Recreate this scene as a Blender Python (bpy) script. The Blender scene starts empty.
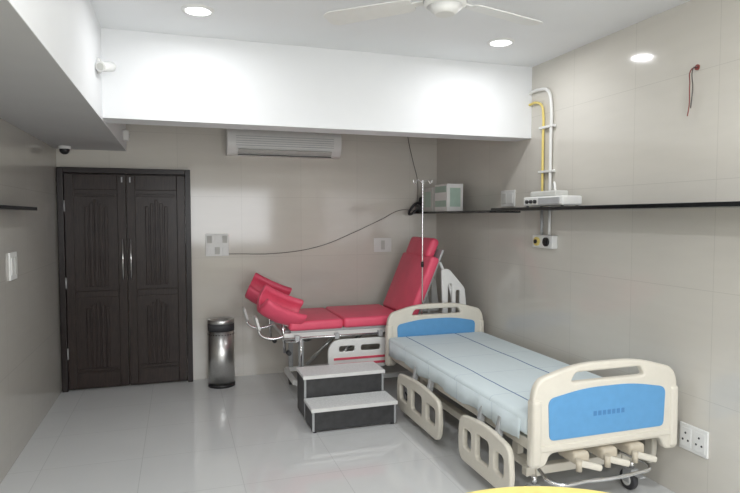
import bpy, bmesh, math
from mathutils import Vector, Matrix, Euler
R=math.radians
# ---------------------------------------------------------------- materials
def new_mat(name):
    m=bpy.data.materials.new(name); m.use_nodes=True
    nt=m.node_tree; b=nt.nodes['Principled BSDF']
    return m,nt,b
def mat(name,col,rough=.5,metal=0,noise=.04,scale=20,bump=0,coat=0,spec=.5,stretch=None):
    m,nt,b=new_mat(name)
    b.inputs['Roughness'].default_value=rough; b.inputs['Metallic'].default_value=metal
    b.inputs['Coat Weight'].default_value=coat
    b.inputs['Specular IOR Level'].default_value=spec
    tc=nt.nodes.new('ShaderNodeTexCoord'); n=nt.nodes.new('ShaderNodeTexNoise')
    n.inputs['Scale'].default_value=scale; n.inputs['Detail'].default_value=3
    if stretch:
        mp=nt.nodes.new('ShaderNodeMapping'); mp.inputs['Scale'].default_value=stretch
        nt.links.new(tc.outputs['Object'],mp.inputs[0]); nt.links.new(mp.outputs[0],n.inputs['Vector'])
    else: nt.links.new(tc.outputs['Object'],n.inputs['Vector'])
    r=nt.nodes.new('ShaderNodeValToRGB')
    r.color_ramp.elements[0].position=.3; r.color_ramp.elements[1].position=.7
    r.color_ramp.elements[0].color=[max(0,c*(1-noise)) for c in col]+[1]
    r.color_ramp.elements[1].color=[min(1,c*(1+noise)) for c in col]+[1]
    nt.links.new(n.outputs['Fac'],r.inputs['Fac']); nt.links.new(r.outputs['Color'],b.inputs['Base Color'])
    if bump:
        bp=nt.nodes.new('ShaderNodeBump'); bp.inputs['Strength'].default_value=bump; bp.inputs['Distance'].default_value=.01
        nt.links.new(n.outputs['Fac'],bp.inputs['Height']); nt.links.new(bp.outputs['Normal'],b.inputs['Normal'])
    return m
def tile_mat(name,col,joint,axes,w,h,rough,off=(0,0),mortar=.002,var=.02):
    m,nt,b=new_mat(name)
    tc=nt.nodes.new('ShaderNodeTexCoord'); s=nt.nodes.new('ShaderNodeSeparateXYZ'); c=nt.nodes.new('ShaderNodeCombineXYZ')
    nt.links.new(tc.outputs['Object'],s.inputs[0])
    for i,a in enumerate(axes):
        ad=nt.nodes.new('ShaderNodeMath'); ad.operation='ADD'; ad.inputs[1].default_value=off[i]+20*(w if i==0 else h)
        nt.links.new(s.outputs[a],ad.inputs[0]); nt.links.new(ad.outputs[0],c.inputs[i])
    br=nt.nodes.new('ShaderNodeTexBrick'); br.offset=0; br.squash=1
    br.inputs['Scale'].default_value=1; br.inputs['Brick Width'].default_value=w; br.inputs['Row Height'].default_value=h
    br.inputs['Mortar Size'].default_value=mortar; br.inputs['Mortar Smooth'].default_value=.1
    br.inputs['Color1'].default_value=[x*(1-var) for x in col]+[1]; br.inputs['Color2'].default_value=[x*(1+var) for x in col]+[1]
    br.inputs['Mortar'].default_value=list(joint)+[1]
    nt.links.new(c.outputs[0],br.inputs['Vector'])
    n=nt.nodes.new('ShaderNodeTexNoise'); n.inputs['Scale'].default_value=3; n.inputs['Detail'].default_value=6
    mp=nt.nodes.new('ShaderNodeMapping'); mp.inputs['Scale'].default_value=(1,1,6)
    nt.links.new(tc.outputs['Object'],mp.inputs[0]); nt.links.new(mp.outputs[0],n.inputs['Vector'])
    mr=nt.nodes.new('ShaderNodeMapRange'); mr.inputs['To Min'].default_value=.96; mr.inputs['To Max'].default_value=1.03
    nt.links.new(n.outputs['Fac'],mr.inputs['Value'])
    vm=nt.nodes.new('ShaderNodeVectorMath'); vm.operation='SCALE'
    nt.links.new(br.outputs['Color'],vm.inputs[0]); nt.links.new(mr.outputs[0],vm.inputs['Scale'])
    nt.links.new(vm.outputs[0],b.inputs['Base Color'])
    b.inputs['Roughness'].default_value=rough
    return m
def emis(name,col,st):
    m,nt,b=new_mat(name); b.inputs['Base Color'].default_value=list(col)+[1]
    b.inputs['Emission Color'].default_value=list(col)+[1]; b.inputs['Emission Strength'].default_value=st
    return m
WALLC=(.665,.635,.575)
JN=(.57,.545,.49)
M_wX=tile_mat('tile_back',WALLC,JN,(0,2),.6,.6,.10,(.0,.0),mortar=.0018,var=.010)
M_wY=tile_mat('tile_side',WALLC,JN,(1,2),.6,.6,.10,(.0,.0),mortar=.0018,var=.010)
M_wL=tile_mat('tile_left_shaded',(.50,.48,.44),(.43,.41,.38),(1,2),.6,.6,.10,mortar=.0018,var=.012)  # same tile as the other walls, its shadow put into a darker colour
M_floor=tile_mat('floor_tile',(.70,.71,.71),(.56,.57,.57),(0,1),.6,.6,.06,(.25,.1),mortar=.002,var=.01)
M_white=mat('white_paint',(.85,.86,.87),.6,noise=.01,scale=4)
M_soffit=mat('soffit_grey',(.52,.52,.52),.6,noise=.02,scale=4)  # darker grey for the left beam body, its side face stays white
M_door=mat('door_wood',(.028,.018,.015),.32,noise=.4,scale=12,spec=.3,stretch=(8,8,.8))
M_doorf=mat('door_frame_wood',(.018,.012,.011),.3,noise=.2,scale=30,spec=.3)
M_steel=mat('brushed_steel',(.66,.66,.65),.32,1,noise=.05,scale=60)
M_chrome=mat('chrome',(.75,.75,.76),.15,1,noise=.02)
M_greym=mat('grey_metal',(.46,.47,.48),.4,.2)
M_black=mat('black_plastic',(.015,.015,.017),.4,noise=.2)
M_blackg=mat('black_glass',(.010,.011,.012),.15,noise=.2)
M_cream=mat('cream_plastic',(.72,.68,.59),.35,noise=.02)
M_creamd=mat('cream_dark_plastic',(.56,.50,.40),.4,noise=.02)
M_blue=mat('blue_laminate',(.12,.34,.62),.35,noise=.03)
M_blued=mat('blue_lettering',(.07,.23,.48),.4)
M_pink=mat('pink_vinyl',(.80,.095,.17),.45,noise=.05,scale=8)
M_wp=mat('white_plastic',(.80,.80,.78),.35,noise=.02)
M_red=mat('red_plastic',(.7,.08,.13),.4)
M_yel=mat('yellow_pipe_paint',(.80,.64,.20),.4)
M_ytab=mat('yellow_laminate',(.82,.68,.22),.35,noise=.03)
M_green=mat('green_carton',(.42,.55,.47),.6)
M_carton=mat('carton',(.58,.58,.55),.6)
M_rub=mat('rubber',(.05,.05,.055),.6)
M_tread=mat('tread_laminate',(.82,.83,.83),.45,noise=.10,scale=70)
M_stool=mat('stool_dark',(.045,.045,.047),.45,noise=.2)
M_glass=emis('downlight_lens',(1,1,1),6)
M_wire=mat('cable',(.09,.08,.075),.5)
M_redw=mat('red_cable',(.25,.05,.04),.5)
# sheet
def sheet_mat():
    m,nt,b=new_mat('bed_sheet'); b.inputs['Roughness'].default_value=.75
    tc=nt.nodes.new('ShaderNodeTexCoord'); s=nt.nodes.new('ShaderNodeSeparateXYZ'); nt.links.new(tc.outputs['Object'],s.inputs[0])
    def math_(op,a,bv):
        n=nt.nodes.new('ShaderNodeMath'); n.operation=op
        if hasattr(a,'links'): nt.links.new(a,n.inputs[0])
        else: n.inputs[0].default_value=a
        if bv is not None:
            if hasattr(bv,'links'): nt.links.new(bv,n.inputs[1])
            else: n.inputs[1].default_value=bv
        return n.outputs[0]
    ns=nt.nodes.new('ShaderNodeTexNoise'); ns.inputs['Scale'].default_value=2.5; nt.links.new(tc.outputs['Object'],ns.inputs['Vector'])
    wob=math_('MULTIPLY',math_('SUBTRACT',ns.outputs['Fac'],.5),.03)
    x=math_('ADD',s.outputs[0],wob)
    l1=math_('LESS_THAN',math_('ABSOLUTE',math_('SUBTRACT',x,.17),None),.006)
    l2=math_('LESS_THAN',math_('ABSOLUTE',math_('SUBTRACT',x,-.30),None),.005)
    y=math_('ADD',s.outputs[1],wob)
    fy=math_('ABSOLUTE',math_('SUBTRACT',math_('FRACT',math_('MULTIPLY',y,2.2),None),.5),None)
    c1=math_('MULTIPLY',math_('LESS_THAN',fy,.008),.22)
    f=math_('MAXIMUM',math_('MAXIMUM',l1,l2),c1)
    mx=nt.nodes.new('ShaderNodeMixRGB'); nt.links.new(f,mx.inputs[0])
    mx.inputs[1].default_value=(.72,.81,.84,1); mx.inputs[2].default_value=(.10,.20,.38,1)
    nt.links.new(mx.outputs[0],b.inputs['Base Color'])
    n2=nt.nodes.new('ShaderNodeTexNoise'); n2.inputs['Scale'].default_value=7; n2.inputs['Detail'].default_value=4
    nt.links.new(tc.outputs['Object'],n2.inputs['Vector'])
    bp=nt.nodes.new('ShaderNodeBump'); bp.inputs['Strength'].default_value=.3; bp.inputs['Distance'].default_value=.03
    nt.links.new(n2.outputs['Fac'],bp.inputs['Height']); nt.links.new(bp.outputs['Normal'],b.inputs['Normal'])
    return m
M_sheet=sheet_mat()
# ---------------------------------------------------------------- builders
col=bpy.context.scene.collection
def root(name,loc):
    e=bpy.data.objects.new(name,None); e.location=loc; e.empty_display_size=.1; col.objects.link(e); return e
def finish(o,m,parent,smooth=False):
    if m is not None:
        o.data.materials.clear(); o.data.materials.append(m)
    if parent is not None:
        o.parent=parent; o.matrix_parent_inverse=Matrix.Translation(-Vector(parent.location))
    if smooth:
        for p in o.data.polygons: p.use_smooth=True
    return o
def from_bm(name,bm,m,parent=None,mw=None,smooth=False):
    me=bpy.data.meshes.new(name); bm.to_mesh(me); bm.free()
    o=bpy.data.objects.new(name,me); col.objects.link(o)
    if mw is not None: o.matrix_world=mw
    return finish(o,m,parent,smooth)
def rbox(name,c,size,m,parent=None,bev=0,rot=(0,0,0),seg=3,world=False):
    bm=bmesh.new(); bmesh.ops.create_cube(bm,size=1)
    bmesh.ops.scale(bm,vec=size,verts=bm.verts)
    if bev>0: bmesh.ops.bevel(bm,geom=list(bm.edges),offset=bev,segments=seg,profile=.5,affect='EDGES')
    if world:
        bmesh.ops.translate(bm,vec=c,verts=bm.verts); return from_bm(name,bm,m,parent)
    mw=Matrix.Translation(c)@Euler([R(a) for a in rot]).to_matrix().to_4x4()
    return from_bm(name,bm,m,parent,mw,smooth=False)
def box(name,x,y,z,m,parent=None,bev=0,world=False,seg=3):
    return rbox(name,((x[0]+x[1])/2,(y[0]+y[1])/2,(z[0]+z[1])/2),(x[1]-x[0],y[1]-y[0],z[1]-z[0]),m,parent,bev,world=world,seg=seg)
def cyl(name,p0,p1,r,m,parent=None,seg=28,r2=None,bev=0):
    p0=Vector(p0);p1=Vector(p1);d=p1-p0
    bm=bmesh.new(); bmesh.ops.create_cone(bm,cap_ends=True,segments=seg,radius1=r,radius2=r if r2 is None else r2,depth=d.length)
    if bev: bmesh.ops.bevel(bm,geom=[e for e in bm.edges if len(e.link_faces)==2 and any(len(f.verts)>4 for f in e.link_faces)],offset=bev,segments=3,profile=.5,affect='EDGES')
    mw=Matrix.Translation((p0+p1)/2)@d.to_track_quat('Z','Y').to_matrix().to_4x4()
    o=from_bm(name,bm,m,parent,mw)
    for p in o.data.polygons: p.use_smooth=len(p.vertices)==4
    return o
def to_mesh(cu,name,m,parent,mw=None,smooth=True):
    o=bpy.data.objects.new(name+'_c',cu); col.objects.link(o)
    bpy.context.view_layer.update()
    me=bpy.data.meshes.new_from_object(o.evaluated_get(bpy.context.evaluated_depsgraph_get()))
    bpy.data.objects.remove(o)
    n=bpy.data.objects.new(name,me); col.objects.link(n)
    if mw is not None: n.matrix_world=mw
    return finish(n,m,parent,smooth)
def tube(name,pts,r,m,parent=None,smooth=True,cyclic=False):
    c=Vector(pts[0]); cu=bpy.data.curves.new(name,'CURVE'); cu.dimensions='3D'
    cu.bevel_depth=r; cu.bevel_resolution=3; cu.use_fill_caps=True
    if smooth:
        sp=cu.splines.new('BEZIER'); sp.bezier_points.add(len(pts)-1)
        for b,p in zip(sp.bezier_points,pts):
            b.co=Vector(p)-c; b.handle_left_type='AUTO'; b.handle_right_type='AUTO'
        cu.resolution_u=10
    else:
        sp=cu.splines.new('POLY'); sp.points.add(len(pts)-1)
        for b,p in zip(sp.points,pts): b.co=(*(Vector(p)-c),1)
    sp.use_cyclic_u=cyclic
    return to_mesh(cu,name,m,parent,Matrix.Translation(c))
def rounded(pts,r,n=6):
    out=[];N=len(pts)
    for i in range(N):
        p=Vector(pts[i]);a=Vector(pts[i-1]);b=Vector(pts[(i+1)%N])
        rr=r[i] if isinstance(r,(list,tuple)) else r
        da=(a-p);db=(b-p); k=min(rr,da.length*.49,db.length*.49)
        A=p+da.normalized()*k;B=p+db.normalized()*k
        for j in range(n+1):
            t=j/n; out.append(A*(1-t)**2+p*2*t*(1-t)+B*t*t)
    return out
def rrect(x0,x1,y0,y1,r): return rounded([(x0,y0),(x1,y0),(x1,y1),(x0,y1)],r)
def plate(name,outer,holes,thick,bev,mw,m,parent=None):
    cu=bpy.data.curves.new(name,'CURVE'); cu.dimensions='2D'; cu.fill_mode='BOTH'
    cu.extrude=thick/2-bev; cu.bevel_depth=bev; cu.bevel_resolution=2; cu.offset=-bev
    for pts in [outer]+holes:
        sp=cu.splines.new('POLY'); sp.points.add(len(pts)-1); sp.use_cyclic_u=True
        for b,p in zip(sp.points,pts): b.co=(p[0],p[1],0,1)
    return to_mesh(cu,name,m,parent,mw,smooth=False)
def MXZ(x,y,z): # local x->X, local y->Z, normal -> -Y
    return Matrix.Translation((x,y,z))@Matrix.Rotation(R(90),4,'X')
def MYZ(x,y,z): # local x->Y, local y->Z
    return Matrix.Translation((x,y,z))@Matrix.Rotation(R(90),4,'Z')@Matrix.Rotation(R(90),4,'X')
# ---------------------------------------------------------------- room
XL,XR,YB,YF,H=-1.04,2.72,5.95,-2.0,2.80
box('floor',(XL-.15,XR+.15),(YF-.15,YB+.15),(-.12,0),M_floor,world=True)
box('ceiling',(XL-.15,XR+.15),(YF-.15,YB+.15),(H,H+.12),M_white,world=True)
box('wall_back',(XL-.15,XR+.15),(YB,YB+.15),(0,H),M_wX,world=True)
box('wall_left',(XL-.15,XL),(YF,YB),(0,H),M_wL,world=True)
box('wall_right',(XR,XR+.15),(YF,YB),(0,H),M_wY,world=True)
wf=root('wall_front',(.84,YF,0))
box('wall_below',(XL,XR),(YF-.15,YF),(0,.95),M_wX,wf)
box('wall_above',(XL,XR),(YF-.15,YF),(2.25,H),M_wX,wf)
box('wall_side_a',(XL,-.4),(YF-.15,YF),(.95,2.25),M_wX,wf)
box('wall_side_b',(2.1,XR),(YF-.15,YF),(.95,2.25),M_wX,wf)
wi=root('added_window_1',(.85,YF-.07,.95))  # invented window behind the camera, added to carry the fill light
for i,(x0,x1,z0,z1) in enumerate([(-.4,2.1,.95,1.0),(-.4,2.1,2.2,2.25),(-.4,-.35,.95,2.25),(2.05,2.1,.95,2.25),(.825,.875,.95,2.25)]):
    box('frame_%d'%i,(x0,x1),(YF-.1,YF-.05),(z0,z1),M_wp,wi)
# beams
box('beam_cross',(-.449,XR),(4.13,4.36),(2.235,H),M_white,world=True)
box('beam_left_side',(-.452,-.449),(YF,YB),(2.215,H),M_white,world=True)
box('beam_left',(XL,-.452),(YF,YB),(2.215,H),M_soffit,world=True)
# shelves
sh=root('wall_shelf',(2.55,4.0,1.66))
box('shelf_near',(2.42,XR),(.6,4.24),(1.648,1.672),M_blackg,sh,.003)
sh2=root('wall_shelf',(2.55,5.0,1.66))
box('shelf_far',(2.43,XR),(4.27,5.94),(1.635,1.655),M_blackg,sh2,.003)
sh3=root('wall_shelf',(-1,3,1.66))
box('shelf_board',(XL,-.93),(-.5,4.6),(1.645,1.668),M_blackg,sh3,.003)
# ---------------------------------------------------------------- door
d=root('door_1',(-.46,5.92,0))
DX0,DX1,DH=-1.03,.115,2.05
box('frame_l',(DX0,DX0+.05),(5.88,5.95),(0,DH),M_doorf,d,.004)
box('frame_r',(DX1-.05,DX1),(5.88,5.95),(0,DH),M_doorf,d,.004)
box('frame_t',(DX0+.05,DX1-.05),(5.88,5.95),(DH-.05,DH),M_doorf,d,.004)
mid=(DX0+DX1)/2
for k,(a,b) in enumerate([(DX0+.053,mid-.003),(mid+.003,DX1-.053)]):
    box('leaf_%d'%k,(a,b),(5.905,5.945),(.01,DH-.053),M_door,d,.003)
    for j,(x0,x1,z0,z1) in enumerate([(a,a+.075,.02,DH-.06),(b-.075,b,.02,DH-.06),(a+.075,b-.075,.02,.16),(a+.075,b-.075,DH-.2,DH-.06),(a+.075,b-.075,.86,.92)]):
        box('stile_%d_%d'%(k,j),(x0,x1),(5.893,5.906),(z0,z1),M_door,d,.005)
    c=(a+b)/2
    for j in range(5):
        x=c+(j-2)*.042
        box('rib_lower_%d_%d'%(k,j),(x-.014,x+.014),(5.893,5.906),(.2,.82+.03*(2-abs(j-2))-.06),M_door,d,.006)
        box('rib_upper_%d_%d'%(k,j),(x-.014,x+.014),(5.893,5.906),(.96,1.70+.03*(2-abs(j-2))),M_door,d,.006)
    for j,(zz) in enumerate((.185,1.80)):
        box('band_%d_%d'%(k,j),(a+.09,b-.09),(5.89,5.906),(zz-.012,zz+.012),M_door,d,.004)
    hx=mid+(-.035 if k==0 else .035)
    cyl('handle_%d'%k,(hx,5.85,1.02),(hx,5.85,1.40),.008,M_chrome,d)
    for j,z in enumerate((1.07,1.35)): cyl('handle_post_%d_%d'%(k,j),(hx,5.85,z),(hx,5.893,z),.006,M_chrome,d)
    box('bolt_%d'%k,(hx-.006,hx+.006),(5.887,5.893),(1.92,1.97),M_greym,d,.002)
for z in (.35,1.0,1.7):
    cyl('hinge',(DX0+.052,5.89,z-.05),(DX0+.052,5.89,z+.05),.008,M_greym,d)
# ---------------------------------------------------------------- AC
ac=root('split_air_conditioner',(1,5.85,2.3)); AX=.035
prof=rounded([(0,0),(0,.25),(-.16,.25),(-.21,.20),(-.21,.08),(-.15,0)],[.005,.005,.03,.04,.04,.03])
bm=bmesh.new(); vs0=[bm.verts.new((0.42+AX,5.95+p[0],2.20+p[1])) for p in prof]; vs1=[bm.verts.new((1.54+AX,5.95+p[0],2.20+p[1])) for p in prof]
n=len(prof)
for i in range(n): bm.faces.new((vs0[i],vs0[(i+1)%n],vs1[(i+1)%n],vs1[i]))
bm.faces.new(vs0[::-1]); bm.faces.new(vs1); bmesh.ops.recalc_face_normals(bm,faces=bm.faces)
from_bm('body',bm,M_wp,ac)
for i in range(5): box('grille_%d'%i,(.5+AX,1.46+AX),(5.735,5.742),(2.285+i*.022,2.289+i*.022),M_greym,ac)
rbox('louver',(.98+AX,5.762,2.232),(.92,.012,.055),M_carton,ac,.003,rot=(48,0,0))
box('outlet_slot',(.52+AX,1.44+AX),(5.77,5.80),(2.197,2.203),M_black,ac)
# ---------------------------------------------------------------- downlights
def downlight(x,y,w=5):
    r=root('recessed_downlight',(x,y,H))
    bm=bmesh.new()
    prof=[(.062,-.001),(.066,-.012),(.088,-.010),(.094,0)]
    seg=40
    rings=[[bm.verts.new((x+p[0]*math.cos(2*math.pi*i/seg),y+p[0]*math.sin(2*math.pi*i/seg),H+p[1])) for i in range(seg)] for p in prof]
    for a,b in zip(rings,rings[1:]):
        for i in range(seg): bm.faces.new((a[i],a[(i+1)%seg],b[(i+1)%seg],b[i]))
    bmesh.ops.recalc_face_normals(bm,faces=bm.faces)
    from_bm('trim_ring',bm,M_wp,r,smooth=True)
    cyl('lens',(x,y,H-.004),(x,y,H),.063,M_glass,r)
    L=bpy.data.lights.new('lamp','AREA'); L.shape='DISK'; L.size=.12; L.energy=w; L.color=(.97,.985,1)
    o=bpy.data.objects.new('lamp',L); o.location=(x,y,H-.008); col.objects.link(o)
    o.parent=r; o.matrix_parent_inverse=Matrix.Translation(-Vector(r.location))
for x in (.127,2.12):
    for y,w in ((3.60,6),(1.2,15.5),(-.9,25)): downlight(x,y,w)
# ---------------------------------------------------------------- fan
f=root('ceiling_fan',(1.206,2.556,2.6)); fx,fy,fz=1.206,2.556,2.62
cyl('rod',(fx,fy,fz+.05),(fx,fy,H),.012,M_wp,f)
cyl('canopy',(fx,fy,H-.07),(fx,fy,H),.035,M_wp,f,r2=.065)
cyl('motor',(fx,fy,fz-.035),(fx,fy,fz+.045),.10,M_wp,f,bev=.015)
cyl('motor_cap',(fx,fy,fz-.07),(fx,fy,fz-.035),.045,M_wp,f,r2=.085)
cyl('motor_ring',(fx,fy,fz-.012),(fx,fy,fz+.004),.103,M_greym,f)
for k in range(3):
    ang=R(-18-90-3+120*k+7)
    pts=[(.16,-.05),(.20,-.060),(.60,-.072),(.64,-.05),(.64,.045),(.60,.065),(.20,.055),(.16,.045)]
    mw=Matrix.Translation((fx,fy,fz))@Matrix.Rotation(ang,4,'Z')@Matrix.Rotation(R(10),4,'X')
    plate('blade_%d'%k,[Vector(p) for p in rounded(pts,.02)],[],.006,.001,mw,M_wp,f)
    o=rbox('blade_arm_%d'%k,(0,0,0),(.14,.035,.008),M_wp,None,.002); o.matrix_world=mw@Matrix.Translation((.14,0,0))
    o.parent=f; o.matrix_parent_inverse=Matrix.Translation(-Vector(f.location))
# ---------------------------------------------------------------- bin
b=root('pedal_waste_bin',(.37,5.68,0)); bx,by=.37,5.68
cyl('base_ring',(bx,by,0),(bx,by,.03),.126,M_black,b)
cyl('body',(bx,by,.03),(bx,by,.53),.122,M_steel,b,seg=48)
cyl('dark_band',(bx,by,.53),(bx,by,.60),.1225,M_rub,b,seg=48)
bm=bmesh.new()
seg=48; prof=[(.122,.60),(.126,.605),(.124,.635),(.112,.64),(.09,.62),(.07,.56)]
rings=[[bm.verts.new((bx+p[0]*math.cos(2*math.pi*i/seg),by+p[0]*math.sin(2*math.pi*i/seg),p[1])) for i in range(seg)] for p in prof]
for a_,b_ in zip(rings,rings[1:]):
    for i in range(seg): bm.faces.new((a_[i],a_[(i+1)%seg],b_[(i+1)%seg],b_[i]))
bm.faces.new(rings[-1])
bmesh.ops.recalc_face_normals(bm,faces=bm.faces)
from_bm('swing_lid',bm,M_steel,b,smooth=True)
for i in range(14):
    a=R(180+i*13); cyl('perforation_%d'%i,(bx+.12*math.cos(a),by+.12*math.sin(a),.50),(bx+.1235*math.cos(a),by+.1235*math.sin(a),.50),.006,M_black,b,seg=10)
# ---------------------------------------------------------------- step stool
s=root('step_stool',(1.25,4.4,0))
def frame_step(tag,x0,x1,y0,y1,z):
    box(tag+'_front',(x0,x1),(y0,y0+.02),(.015,z-.025),M_stool,s,.003)
    box(tag+'_side_l',(x0,x0+.02),(y0+.02,y1),(.015,z-.025),M_stool,s,.003)
    box(tag+'_side_r',(x1-.02,x1),(y0+.02,y1),(.015,z-.025),M_stool,s,.003)
    for k,xx in enumerate((x0,x1-.012)):
        box(tag+'_edge_trim_%d'%k,(xx-.002,xx+.014),(y0-.004,y0+.012),(.012,z-.025),M_greym,s,.002)
    box(tag+'_tread',(x0-.01,x1+.01),(y0-.012,y1),(z-.025,z),M_tread,s,.004)
    box(tag+'_tread_edge',(x0-.012,x1+.012),(y0-.016,y0-.010),(z-.027,z+.001),M_wp,s,.002)
frame_step('lower',.92,1.575,4.18,4.45,.185)
frame_step('upper',.92,1.575,4.47,4.76,.355)
box('upper_back',(.94,1.555),(4.74,4.76),(.015,.33),M_stool,s)
for i,(x,y) in enumerate([(.94,4.2),(1.555,4.2),(.94,4.73),(1.555,4.73)]): cyl('foot_%d'%i,(x,y,0),(x,y,.02),.015,M_rub,s)
# ---------------------------------------------------------------- hospital bed
hb=root('hospital_bed',(2.18,3.7,0))
BX0,BX1=1.70,2.66
def endboard(tag,y,face):
    W=BX1-BX0
    pts=[(0,.30),(.09,.30),(.12,.37),(W-.12,.37),(W-.09,.30),(W,.30),(W-.015,.70),(W-.05,.765),(W*.70,.83),(W*.30,.83),(.05,.765),(.015,.70)]
    rr=[.03,.03,.03,.03,.03,.03,.05,.06,.12,.12,.06,.05]
    hole=rounded([(.24,.735),(W-.24,.735),(W-.27,.785),(.27,.785)],.02)
    plate(tag+'_frame',rounded(pts,rr),[hole],.045,.012,MXZ(BX0,y,0),M_cream,hb)
    for sgn in (-1,1):
        pl=rounded([(.11,.44),(W-.11,.44),(W-.10,.66),(W*.66,.70),(W*.34,.70),(.10,.66)],[.03,.03,.04,.1,.1,.04])
        plate('%s_blue_panel_%d'%(tag,sgn),pl,[],.008,.002,MXZ(BX0,y+sgn*.0235,0),M_blue,hb)
        plate('%s_lip_%d'%(tag,sgn),rrect(.03,W-.03,.385,.415,.012),[],.012,.004,MXZ(BX0,y+sgn*.024,0),M_cream,hb)
    for sx in (.035,W-.035):
        box(tag+'_post',(BX0+sx-.028,BX0+sx+.028),(y-.035,y+.035),(.31,.66),M_cream,hb,.02,seg=4)
endboard('footboard',2.57,-1); endboard('headboard',4.77,1)
for i in range(7): box('lettering_%d'%i,(2.08+i*.03,2.10+i*.03),(2.5415,2.5435),(.545,.57),M_blued,hb)
# mattress
bm=bmesh.new(); bmesh.ops.create_cube(bm,size=1); bmesh.ops.scale(bm,vec=(.92,2.13,.11),verts=bm.verts)
bmesh.ops.bevel(bm,geom=list(bm.edges),offset=.03,segments=4,profile=.5,affect='EDGES')
from_bm('mattress',bm,M_sheet,hb,Matrix.Translation((2.17,3.67,.505)),smooth=True)
bm=bmesh.new(); N=60; top=[];bot=[]
for i in range(N+1):
    y=2.66+2.02*i/N; wv=.006*math.sin(i*.9)+.004*math.sin(i*2.3)
    top.append(bm.verts.new((1.708,y,.53))); bot.append(bm.verts.new((1.700+wv,y,.425-.012*math.sin(i*.35))))
for i in range(N): bm.faces.new((top[i],top[i+1],bot[i+1],bot[i]))
o=from_bm('sheet_drape',bm,M_sheet,hb,smooth=True); md=o.modifiers.new('t','SOLIDIFY'); md.thickness=.003
# frame
for x in (1.76,2.60): box('side_beam',(x-.025,x+.025),(2.60,4.74),(.37,.43),M_cream,hb,.006)
box('deck',(1.78,2.58),(2.62,4.72),(.43,.447),M_cream,hb,.004)
for y in (2.8,3.3,3.9,4.5): box('cross_member',(1.78,2.58),(y-.02,y+.02),(.38,.43),M_greym,hb,.004)
for x in (1.88,2.46): box('base_beam',(x-.025,x+.025),(2.72,4.62),(.17,.22),M_cream,hb,.006)
for y in (2.76,4.58): box('base_cross',(1.80,2.55),(y-.025,y+.025),(.17,.22),M_cream,hb,.006)
for y in (2.95,4.35):
    for x in (1.88,2.46):
        box('strut',(x-.02,x+.02),(y-.03,y+.03),(.21,.38),M_cream,hb,.005)
cyl('crank_shaft',(2.0,2.65,.33),(2.0,3.9,.33),.012,M_chrome,hb)
cyl('crank_shaft',(2.32,2.65,.33),(2.32,4.1,.33),.012,M_chrome,hb)
for i,x in enumerate((2.0,2.18,2.36)):
    box('crank_housing_%d'%i,(x-.05,x+.05),(2.52,2.68),(.30,.365),M_creamd,hb,.02,seg=4)
    rbox('crank_handle_%d'%i,(x+.03,2.50,.30),(.15,.03,.035),M_cream,hb,.012,rot=(0,18,0))
    cyl('crank_grip_%d'%i,(x-.04,2.50,.28),(x-.04,2.50,.34),.016,M_creamd,hb)
tube('foot_rod',[(1.80,2.62,.26),(1.80,2.5,.24),(2.0,2.47,.235),(2.3,2.47,.235),(2.42,2.5,.24),(2.42,2.72,.24)],.01,M_chrome,hb)
def caster(x,y):
    cyl('caster_stem',(x,y,.13),(x,y,.18),.015,M_chrome,hb)
    rbox('caster_fork',(x,y+.0,.125),(.055,.06,.02),M_greym,hb,.008)
    for s_ in (-1,1): rbox('caster_cheek',(x+s_*.026,y+.015,.085),(.006,.05,.07),M_greym,hb,.002)
    cyl('caster_wheel',(x-.018,y+.02,.06),(x+.018,y+.02,.06),.06,M_rub,hb,bev=.006)
    cyl('caster_hub',(x-.021,y+.02,.06),(x+.021,y+.02,.06),.035,M_wp,hb)
    box('caster_brake',(x-.02,x+.02),(y-.09,y-.02),(.105,.115),M_greym,hb,.004)
for x in (1.84,2.50):
    for y in (2.72,4.60): caster(x,y)
# side rails (folded down)
def siderail(tag,y0,y1,x,zt):
    L=y1-y0; h=.31
    o=rounded([(0.03,0),(L-.03,0),(L,.10),(L-.02,h-.03),(L*.6,h),(L*.35,h),(.02,h-.03),(0,.1)],[.06,.06,.08,.06,.1,.1,.06,.08])
    holes=[rrect(.075,L*.28,.09,h-.10,.03),rrect(L*.38,L*.62,.08,h-.08,.03),rrect(L*.72,L-.075,.09,h-.10,.03)]
    plate(tag+'_panel',o,holes,.035,.010,MYZ(x,y0,zt-h),M_cream,hb)
    for k in (.33,.67):
        rbox(tag+'_arm',(x+.035,y0+L*k,zt),(.04,.035,.16),M_greym,hb,.008,rot=(0,12,0))
siderail('rail_foot',2.66,3.28,1.670,.40); siderail('rail_head',3.55,4.37,1.670,.38)
for (tag,y0,y1) in (('rail_foot_far',2.72,3.32),('rail_head_far',3.58,4.40)):
    siderail(tag,y0,y1,2.675,.42)
# ---------------------------------------------------------------- delivery table (pink)
pb=root('obstetric_delivery_table',(1.6,5.25,0))
def cushion(name,c,size,rot=(0,0,0),bev=.03):
    o=rbox(name,c,size,M_pink,pb,bev,rot=rot,seg=5)
    for p in o.data.polygons: p.use_smooth=True
    return o
cushion('seat_cushion',(1.65,5.25,.675),(.58,.72,.09))
cushion('front_cushion',(1.12,5.25,.67),(.48,.72,.085))
box('seat_pan',(.90,1.92),(4.93,5.57),(.605,.632),M_greym,pb,.005)
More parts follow.
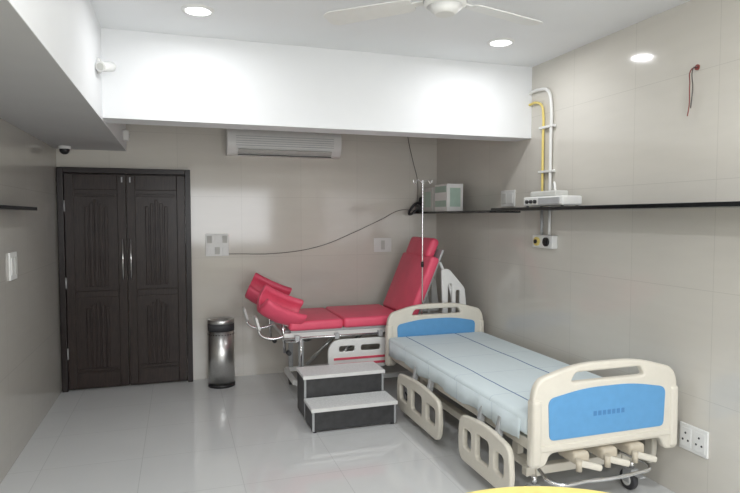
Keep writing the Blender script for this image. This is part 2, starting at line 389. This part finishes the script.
# backrest
th=67; L=.76
dx,dz=math.cos(R(th)),math.sin(R(th)); hx,hz=2.0,.68
cushion('backrest_cushion',(hx+dx*.30,5.25,hz+dz*.30),(.60,.74,.09),rot=(0,-th,0))
cushion('headrest_cushion',(hx+dx*.68-.02,5.25,hz+dz*.68),(.20,.54,.09),rot=(0,-th,0),bev=.04)
nx,nz=math.sin(R(th)),-math.cos(R(th))
rbox('back_pan',(hx+dx*.35+nx*.055,5.25,hz+dz*.35+nz*.055),(.68,.66,.02),M_greym,pb,.004,rot=(0,-th,0))
for y in (4.95,5.55):
    tube('back_strut',[(2.46,y,.60),(2.40,y,.95),(2.30,y,1.18)],.014,M_wp,pb)
hp=[(0,0),(.26,0),(.22,.32),(.06,.50),(-.02,.50)]
for tag,y in (('',4.93),('_far',5.57)):
    plate('head_side_panel'+tag,rounded([Vector(p) for p in hp],.03),[rrect(.05,.09,.06,.36,.02),rrect(.13,.17,.06,.30,.02)],.03,.008,MXZ(2.32,y,.62),M_wp,pb)
# frame
for y in (4.95,5.55): box('long_rail',(.84,2.58),(y-.02,y+.02),(.56,.605),M_wp,pb,.005)
for x in (.86,1.6,2.56): box('cross_rail',(x-.02,x+.02),(4.97,5.53),(.56,.60),M_wp,pb,.005)
cyl('accessory_rail',(.82,4.905,.565),(1.8,4.905,.565),.010,M_chrome,pb)
for x in (.95,1.3,1.7): box('rail_clamp',(x-.02,x+.02),(4.89,4.94),(.54,.59),M_greym,pb,.004)
for y in (5.0,5.5):
    box('base_rail',(.95,2.45),(y-.02,y+.02),(.13,.17),M_wp,pb,.005)
    for x in (1.0,2.40):
        box('leg',(x-.02,x+.02),(y-.02,y+.02),(.17,.56),M_greym,pb,.005)
        cyl('caster_stem',(x,y,.10),(x,y,.14),.01,M_chrome,pb)
        cyl('caster_wheel',(x-.015,y,.05),(x+.015,y,.05),.05,M_rub,pb)
        box('caster_fork',(x-.022,x+.022),(y-.02,y+.02),(.07,.11),M_greym,pb,.004)
for x in (.95,2.45): box('base_cross',(x-.02,x+.02),(5.02,5.48),(.13,.17),M_wp,pb,.005)
for y in (5.0,5.5):
    cyl('actuator',(1.15,y,.18),(1.55,y,.55),.018,M_chrome,pb)
plate('foot_section_panel',rounded([(0,0),(.54,0),(.58,.10),(.54,.27),(.06,.27),(0,.20)],.05),[rrect(.10,.24,.16,.21,.02),rrect(.30,.48,.16,.21,.02)],.03,.008,MXZ(1.22,4.915,.26),M_wp,pb)
for i in range(2): box('foot_section_stripe_%d'%i,(1.27,1.74),(4.893,4.901),(.30+i*.05,.32+i*.05),M_red,pb,.002)
# legs supports
def gutter(name,c,ax_rot,rad=.105,thick=.055,length=.26,arc=190):
    bm=bmesh.new(); N=20
    prof=[]
    for i in range(N+1):
        a=R(270-arc/2+arc*i/N); prof.append((rad*math.cos(a),rad*math.sin(a)))
    for i in range(5):
        e=R(270+arc/2); cx,cz=(rad-thick/2)*math.cos(e),(rad-thick/2)*math.sin(e)
        a=e+math.pi*(i+.5)/5; prof.append((cx+thick/2*math.cos(a),cz+thick/2*math.sin(a)))
    for i in range(N+1):
        a=R(270+arc/2-arc*i/N); prof.append(((rad-thick)*math.cos(a),(rad-thick)*math.sin(a)))
    for i in range(5):
        e=R(270-arc/2); cx,cz=(rad-thick/2)*math.cos(e),(rad-thick/2)*math.sin(e)
        a=e+math.pi+math.pi*(i+.5)/5; prof.append((cx+thick/2*math.cos(a),cz+thick/2*math.sin(a)))
    ys=[(-.5,.9),(-.47,.98),(-.3,1),(0,1.03),(.3,1),(.47,.98),(.5,.9)]
    rings=[]
    for t,sc in ys: rings.append([bm.verts.new((t*length,p[0]*sc,p[1]*sc+ .25*(t**2)*length)) for p in prof])
    n=len(prof)
    for A,B in zip(rings,rings[1:]):
        for i in range(n): bm.faces.new((A[i],A[(i+1)%n],B[(i+1)%n],B[i]))
    bm.faces.new(rings[0]); bm.faces.new(rings[-1])
    bmesh.ops.recalc_face_normals(bm,faces=bm.faces)
    mw=Matrix.Translation(c)@Euler([R(a) for a in ax_rot]).to_matrix().to_4x4()
    return from_bm(name,bm,M_pink,pb,mw,smooth=True)
for i,(y,z,x) in enumerate(((4.98,.84,.84),(5.52,.89,.80))):
    gutter('leg_support_%d'%i,(x,y,z),(28,25,10 if i==0 else -10),rad=.15,thick=.06,length=.38,arc=195)
    cyl('support_post_%d'%i,(x+.02,y+.04,.42),(x+.0,y,z-.14),.013,M_chrome,pb)
    box('support_clamp_%d'%i,(x-.0,x+.08),(y+.02,y+.05),(.55,.62),M_greym,pb,.006)
    rbox('support_bracket_%d'%i,(x,y,z-.145),(.10,.06,.03),M_wp,pb,.006,rot=(0,25,0))
    tube('foot_rest_arm_%d'%i,[(x+.04,y,.58),(x-.1,y,.56),(x-.19,y,.60),(x-.21,y,.66)],.011,M_chrome,pb)
    plate('foot_rest_plate_%d'%i,rrect(-.06,.06,-.08,.08,.03),[],.02,.005,Matrix.Translation((x-.22,y,.70))@Matrix.Rotation(R(75),4,'Y'),M_wp,pb)
    cyl('support_knob_%d'%i,(x+.04,y-.08,.44),(x+.04,y-.02,.44),.02,M_black,pb)
cyl('hanging_rod',(.98,4.90,.30),(.98,4.90,.58),.010,M_chrome,pb)
tube('waste_basin_ring',[(1.0+.13*math.cos(R(a)),5.2+.13*math.sin(R(a)),.50) for a in range(0,360,30)],.012,M_chrome,pb,cyclic=True)
# drip pole on the table
PX=2.085
tube('drip_pole',[(PX,4.860,.50),(PX,4.860,1.2),(PX,4.860,1.93)],.006,M_chrome,pb,smooth=False)
tube('drip_hook_a',[(PX,4.860,1.90),(PX-.05,4.860,1.93),(PX-.08,4.860,1.90),(PX-.09,4.860,1.93)],.004,M_chrome,pb)
tube('drip_hook_b',[(PX,4.860,1.90),(PX+.05,4.860,1.93),(PX+.08,4.860,1.90),(PX+.09,4.860,1.93)],.004,M_chrome,pb)
cyl('drip_pole_knob',(PX,4.860,1.15),(PX,4.860,1.20),.013,M_black,pb)
box('drip_pole_clamp',(PX-.02,PX+.02),(4.85,4.94),(.56,.60),M_greym,pb,.004)
# ---------------------------------------------------------------- wall fittings
def swplate(name,kind,pos,w,h,rockers):
    r=root(name,pos)
    x,y,z=pos
    if kind=='back':
        box('plate',(x-w/2,x+w/2),(YB-.012,YB),(z-h/2,z+h/2),M_wp,r,.004)
        n,mr=rockers
        for i in range(n):
            for j in range(mr):
                cx=x-w/2+w*(i+.5)/n; cz=z-h/2+h*(j+.5)/mr
                box('rocker_%d_%d'%(i,j),(cx-w*.32/n,cx+w*.32/n),(YB-.018,YB-.012),(cz-h*.32/mr,cz+h*.32/mr),M_carton if (i+j)%2 else M_wp,r,.002)
    else:
        s_=-1 if kind=='right' else 1
        xw=XR if kind=='right' else XL
        a,b_=sorted((xw,xw+s_*.012)); box('plate',(a,b_),(y-w/2,y+w/2),(z-h/2,z+h/2),M_wp,r,.004)
        n,mr=rockers
        for i in range(n):
            for j in range(mr):
                cy=y-w/2+w*(i+.5)/n; cz=z-h/2+h*(j+.5)/mr
                a,b_=sorted((xw+s_*.012,xw+s_*.018)); box('rocker_%d_%d'%(i,j),(a,b_),(cy-w*.32/n,cy+w*.32/n),(cz-h*.32/mr,cz+h*.32/mr),M_carton if (i+j)%2 else M_wp,r,.002)
swplate('switch_board','back',(.36,YB,1.325),.22,.22,(3,2))
swplate('switch_board','back',(2.086,YB,1.30),.20,.15,(3,1))
swplate('switch_board','left',(XL,4.36,1.28),.17,.18,(2,1))
swplate('switch_board','right',(XR,4.46,1.76),.22,.14,(2,1))
so=root('power_socket',(XR,2.49,.36))
box('plate',(XR-.014,XR),(2.395,2.585),(.285,.435),M_wp,so,.005)
for i,yy in enumerate((2.445,2.535)):
    box('insert_%d'%i,(XR-.019,XR-.014),(yy-.038,yy+.038),(.305,.415),M_wp,so,.003)
    for j,(a,bz) in enumerate(((0,.385),(-.018,.345),(.018,.345))): cyl('pin_hole_%d_%d'%(i,j),(XR-.0205,yy+a,bz),(XR-.0185,yy+a,bz),.006,M_black,so,seg=12)
# wires
w=root('wall_cable',(1.4,5.94,1.3))
tube('cable',[(.47,5.94,1.235),(.98,5.94,1.234),(1.40,5.94,1.30),(1.72,5.94,1.42),(2.06,5.94,1.57),(2.29,5.93,1.675),(2.46,5.9,1.668)],.003,M_wire,w)
w=root('hanging_cable',(2.36,5.93,2))
tube('cable',[(2.34,5.93,2.79),(2.37,5.93,2.45),(2.43,5.93,2.2),(2.48,5.92,1.98),(2.46,5.9,1.668)],.003,M_wire,w)
w=root('loose_wall_wires',(2.7,2.54,2.42))
cyl('wall_box',(XR-.004,2.54,2.42),(XR,2.54,2.42),.016,M_redw,w)
tube('wire_a',[(XR,2.54,2.42),(2.69,2.55,2.41),(2.69,2.56,2.33),(2.70,2.57,2.22),(2.70,2.58,2.16)],.003,M_redw,w)
tube('wire_b',[(XR,2.54,2.42),(2.68,2.53,2.41),(2.69,2.54,2.30),(2.70,2.56,2.20)],.003,M_wire,w)
# gas pipes
g=root('medical_gas_pipes',(2.69,3.9,2))
tube('pipe_yellow',[(2.70,4.13,2.50),(2.70,4.03,2.50),(2.70,3.96,2.46),(2.70,3.94,2.38),(2.70,3.94,2.2),(2.70,3.94,1.9),(2.70,3.94,1.672)],.010,M_yel,g)
tube('pipe_white',[(2.70,4.13,2.59),(2.70,4.0,2.595),(2.70,3.88,2.56),(2.70,3.84,2.45),(2.70,3.84,2.2),(2.70,3.84,1.9),(2.70,3.84,1.672)],.012,M_wp,g)
for z in (2.29,1.95): box('clip',(2.685,XR),(3.80,3.98),(z-.010,z+.010),M_wp,g,.004)
cyl('pipe_yellow_lower',(2.70,3.94,1.45),(2.70,3.94,1.648),.011,M_greym,g)
cyl('pipe_white_lower',(2.70,3.84,1.45),(2.70,3.84,1.648),.011,M_wp,g)
box('outlet_box',(2.67,XR),(3.76,4.02),(1.36,1.46),M_wp,g,.006)
for yy,mm in ((3.95,M_yel),(3.83,M_black)):
    cyl('outlet_ring',(2.655,yy,1.41),(2.672,yy,1.41),.034,mm,g); cyl('outlet_core',(2.645,yy,1.41),(2.656,yy,1.41),.016,M_black,g)
# monitor device on shelf
dv=root('medical_suction_device',(2.53,3.6,1.672))
box('case',(2.44,2.60),(3.33,3.80),(1.680,1.745),M_wp,dv,.012)
box('top_case',(2.47,2.58),(3.45,3.76),(1.745,1.785),M_carton,dv,.012)
box('front_panel',(2.434,2.441),(3.36,3.60),(1.69,1.735),M_greym,dv,.002)
for i in range(3): cyl('knob_%d'%i,(2.425,3.64+.05*i,1.71),(2.441,3.64+.05*i,1.71),.013,M_black,dv)
for y in (3.36,3.77):
    for x in (2.46,2.58): cyl('foot',(x,y,1.672),(x,y,1.682),.01,M_rub,dv)
tube('hose',[(2.52,3.52,1.785),(2.54,3.56,1.84),(2.60,3.66,1.82),(2.62,3.72,1.76),(2.62,3.74,1.69)],.008,M_wp,dv)
# cartons
c1=root('medicine_carton',(2.55,5.57,1.655))
box('carton_body',(2.45,2.64),(5.46,5.70),(1.655,1.90),M_carton,c1,.003); box('label',(2.447,2.451),(5.5,5.66),(1.70,1.86),M_green,c1)
c2=root('medicine_carton',(2.55,5.2,1.655))
box('carton_body',(2.45,2.62),(5.12,5.41),(1.655,1.92),M_wp,c2,.003)
box('label',(2.447,2.451),(5.14,5.39),(1.70,1.76),M_green,c2); box('label_top',(2.447,2.451),(5.14,5.39),(1.84,1.90),M_green,c2); box('side_label',(2.48,2.59),(5.117,5.121),(1.70,1.88),M_green,c2)
c3=root('blood_pressure_monitor',(2.50,5.82,1.655))
box('case',(2.44,2.60),(5.75,5.90),(1.655,1.73),M_black,c3,.015); cyl('bulb',(2.47,5.80,1.73),(2.50,5.86,1.80),.03,M_black,c3,bev=.01)
tube('tube',[(2.47,5.8,1.72),(2.42,5.76,1.75),(2.34,5.78,1.68),(2.36,5.85,1.63),(2.46,5.85,1.69)],.014,M_black,c3)
# sensors
sc=root('security_camera',(-.42,3.92,2.52))
box('mount',(-.449,-.43),(3.88,3.95),(2.47,2.55),M_wp,sc,.005)
cyl('arm',(-.43,3.915,2.52),(-.38,3.90,2.51),.01,M_wp,sc)
cyl('body',(-.38,4.0,2.53),(-.42,3.80,2.48),.030,M_wp,sc,bev=.004); cyl('lens',(-.42,3.80,2.48),(-.422,3.795,2.4785),.02,M_carton,sc)
sd=root('motion_sensor',(-.42,5.6,2.32))
box('body',(-.449,-.40),(5.56,5.64),(2.27,2.36),M_wp,sd,.012); cyl('eye',(-.41,5.60,2.31),(-.395,5.6,2.305),.02,M_carton,sd)
dc=root('dome_camera',(-.93,5.7,2.2))
cyl('base',(-.93,5.7,2.19),(-.93,5.7,2.215),.05,M_wp,dc)
bm=bmesh.new(); bmesh.ops.create_uvsphere(bm,u_segments=24,v_segments=12,radius=.042); from_bm('dome',bm,M_black,dc,Matrix.Translation((-.93,5.7,2.185)),smooth=True)
# yellow round table
TX,TY=.88,1.02
t=root('round_table',(TX,TY,0))
cyl('top',(TX,TY,.725),(TX,TY,.75),.575,M_ytab,t,seg=96,bev=.006)
cyl('column',(TX,TY,.03),(TX,TY,.725),.035,M_chrome,t)
cyl('base',(TX,TY,0),(TX,TY,.03),.26,M_greym,t,seg=48,bev=.008)
# ---------------------------------------------------------------- light
L=bpy.data.lights.new('added_window_fill','AREA'); L.shape='RECTANGLE'; L.size=2.4; L.size_y=1.2; L.energy=66; L.color=(.97,.985,1)  # added fill light set in the invented window, unseen from the camera
o=bpy.data.objects.new('added_window_fill',L); o.location=(.85,YF+.0,1.6); o.rotation_euler=(R(90),0,0); col.objects.link(o)
wd=bpy.data.worlds.new('World'); bpy.context.scene.world=wd; wd.use_nodes=True
wd.node_tree.nodes['Background'].inputs[0].default_value=(.75,.85,1,1); wd.node_tree.nodes['Background'].inputs[1].default_value=1
# ---------------------------------------------------------------- camera
cam=bpy.data.cameras.new('camera'); cam.sensor_width=36; cam.lens=586/740*36; cam.clip_start=.05
co=bpy.data.objects.new('camera',cam); co.location=(0,0,1.6); co.rotation_euler=(R(90-2.88),0,R(-18.1)); col.objects.link(co)
bpy.context.scene.camera=co
bpy.context.scene.view_settings.view_transform='Standard'
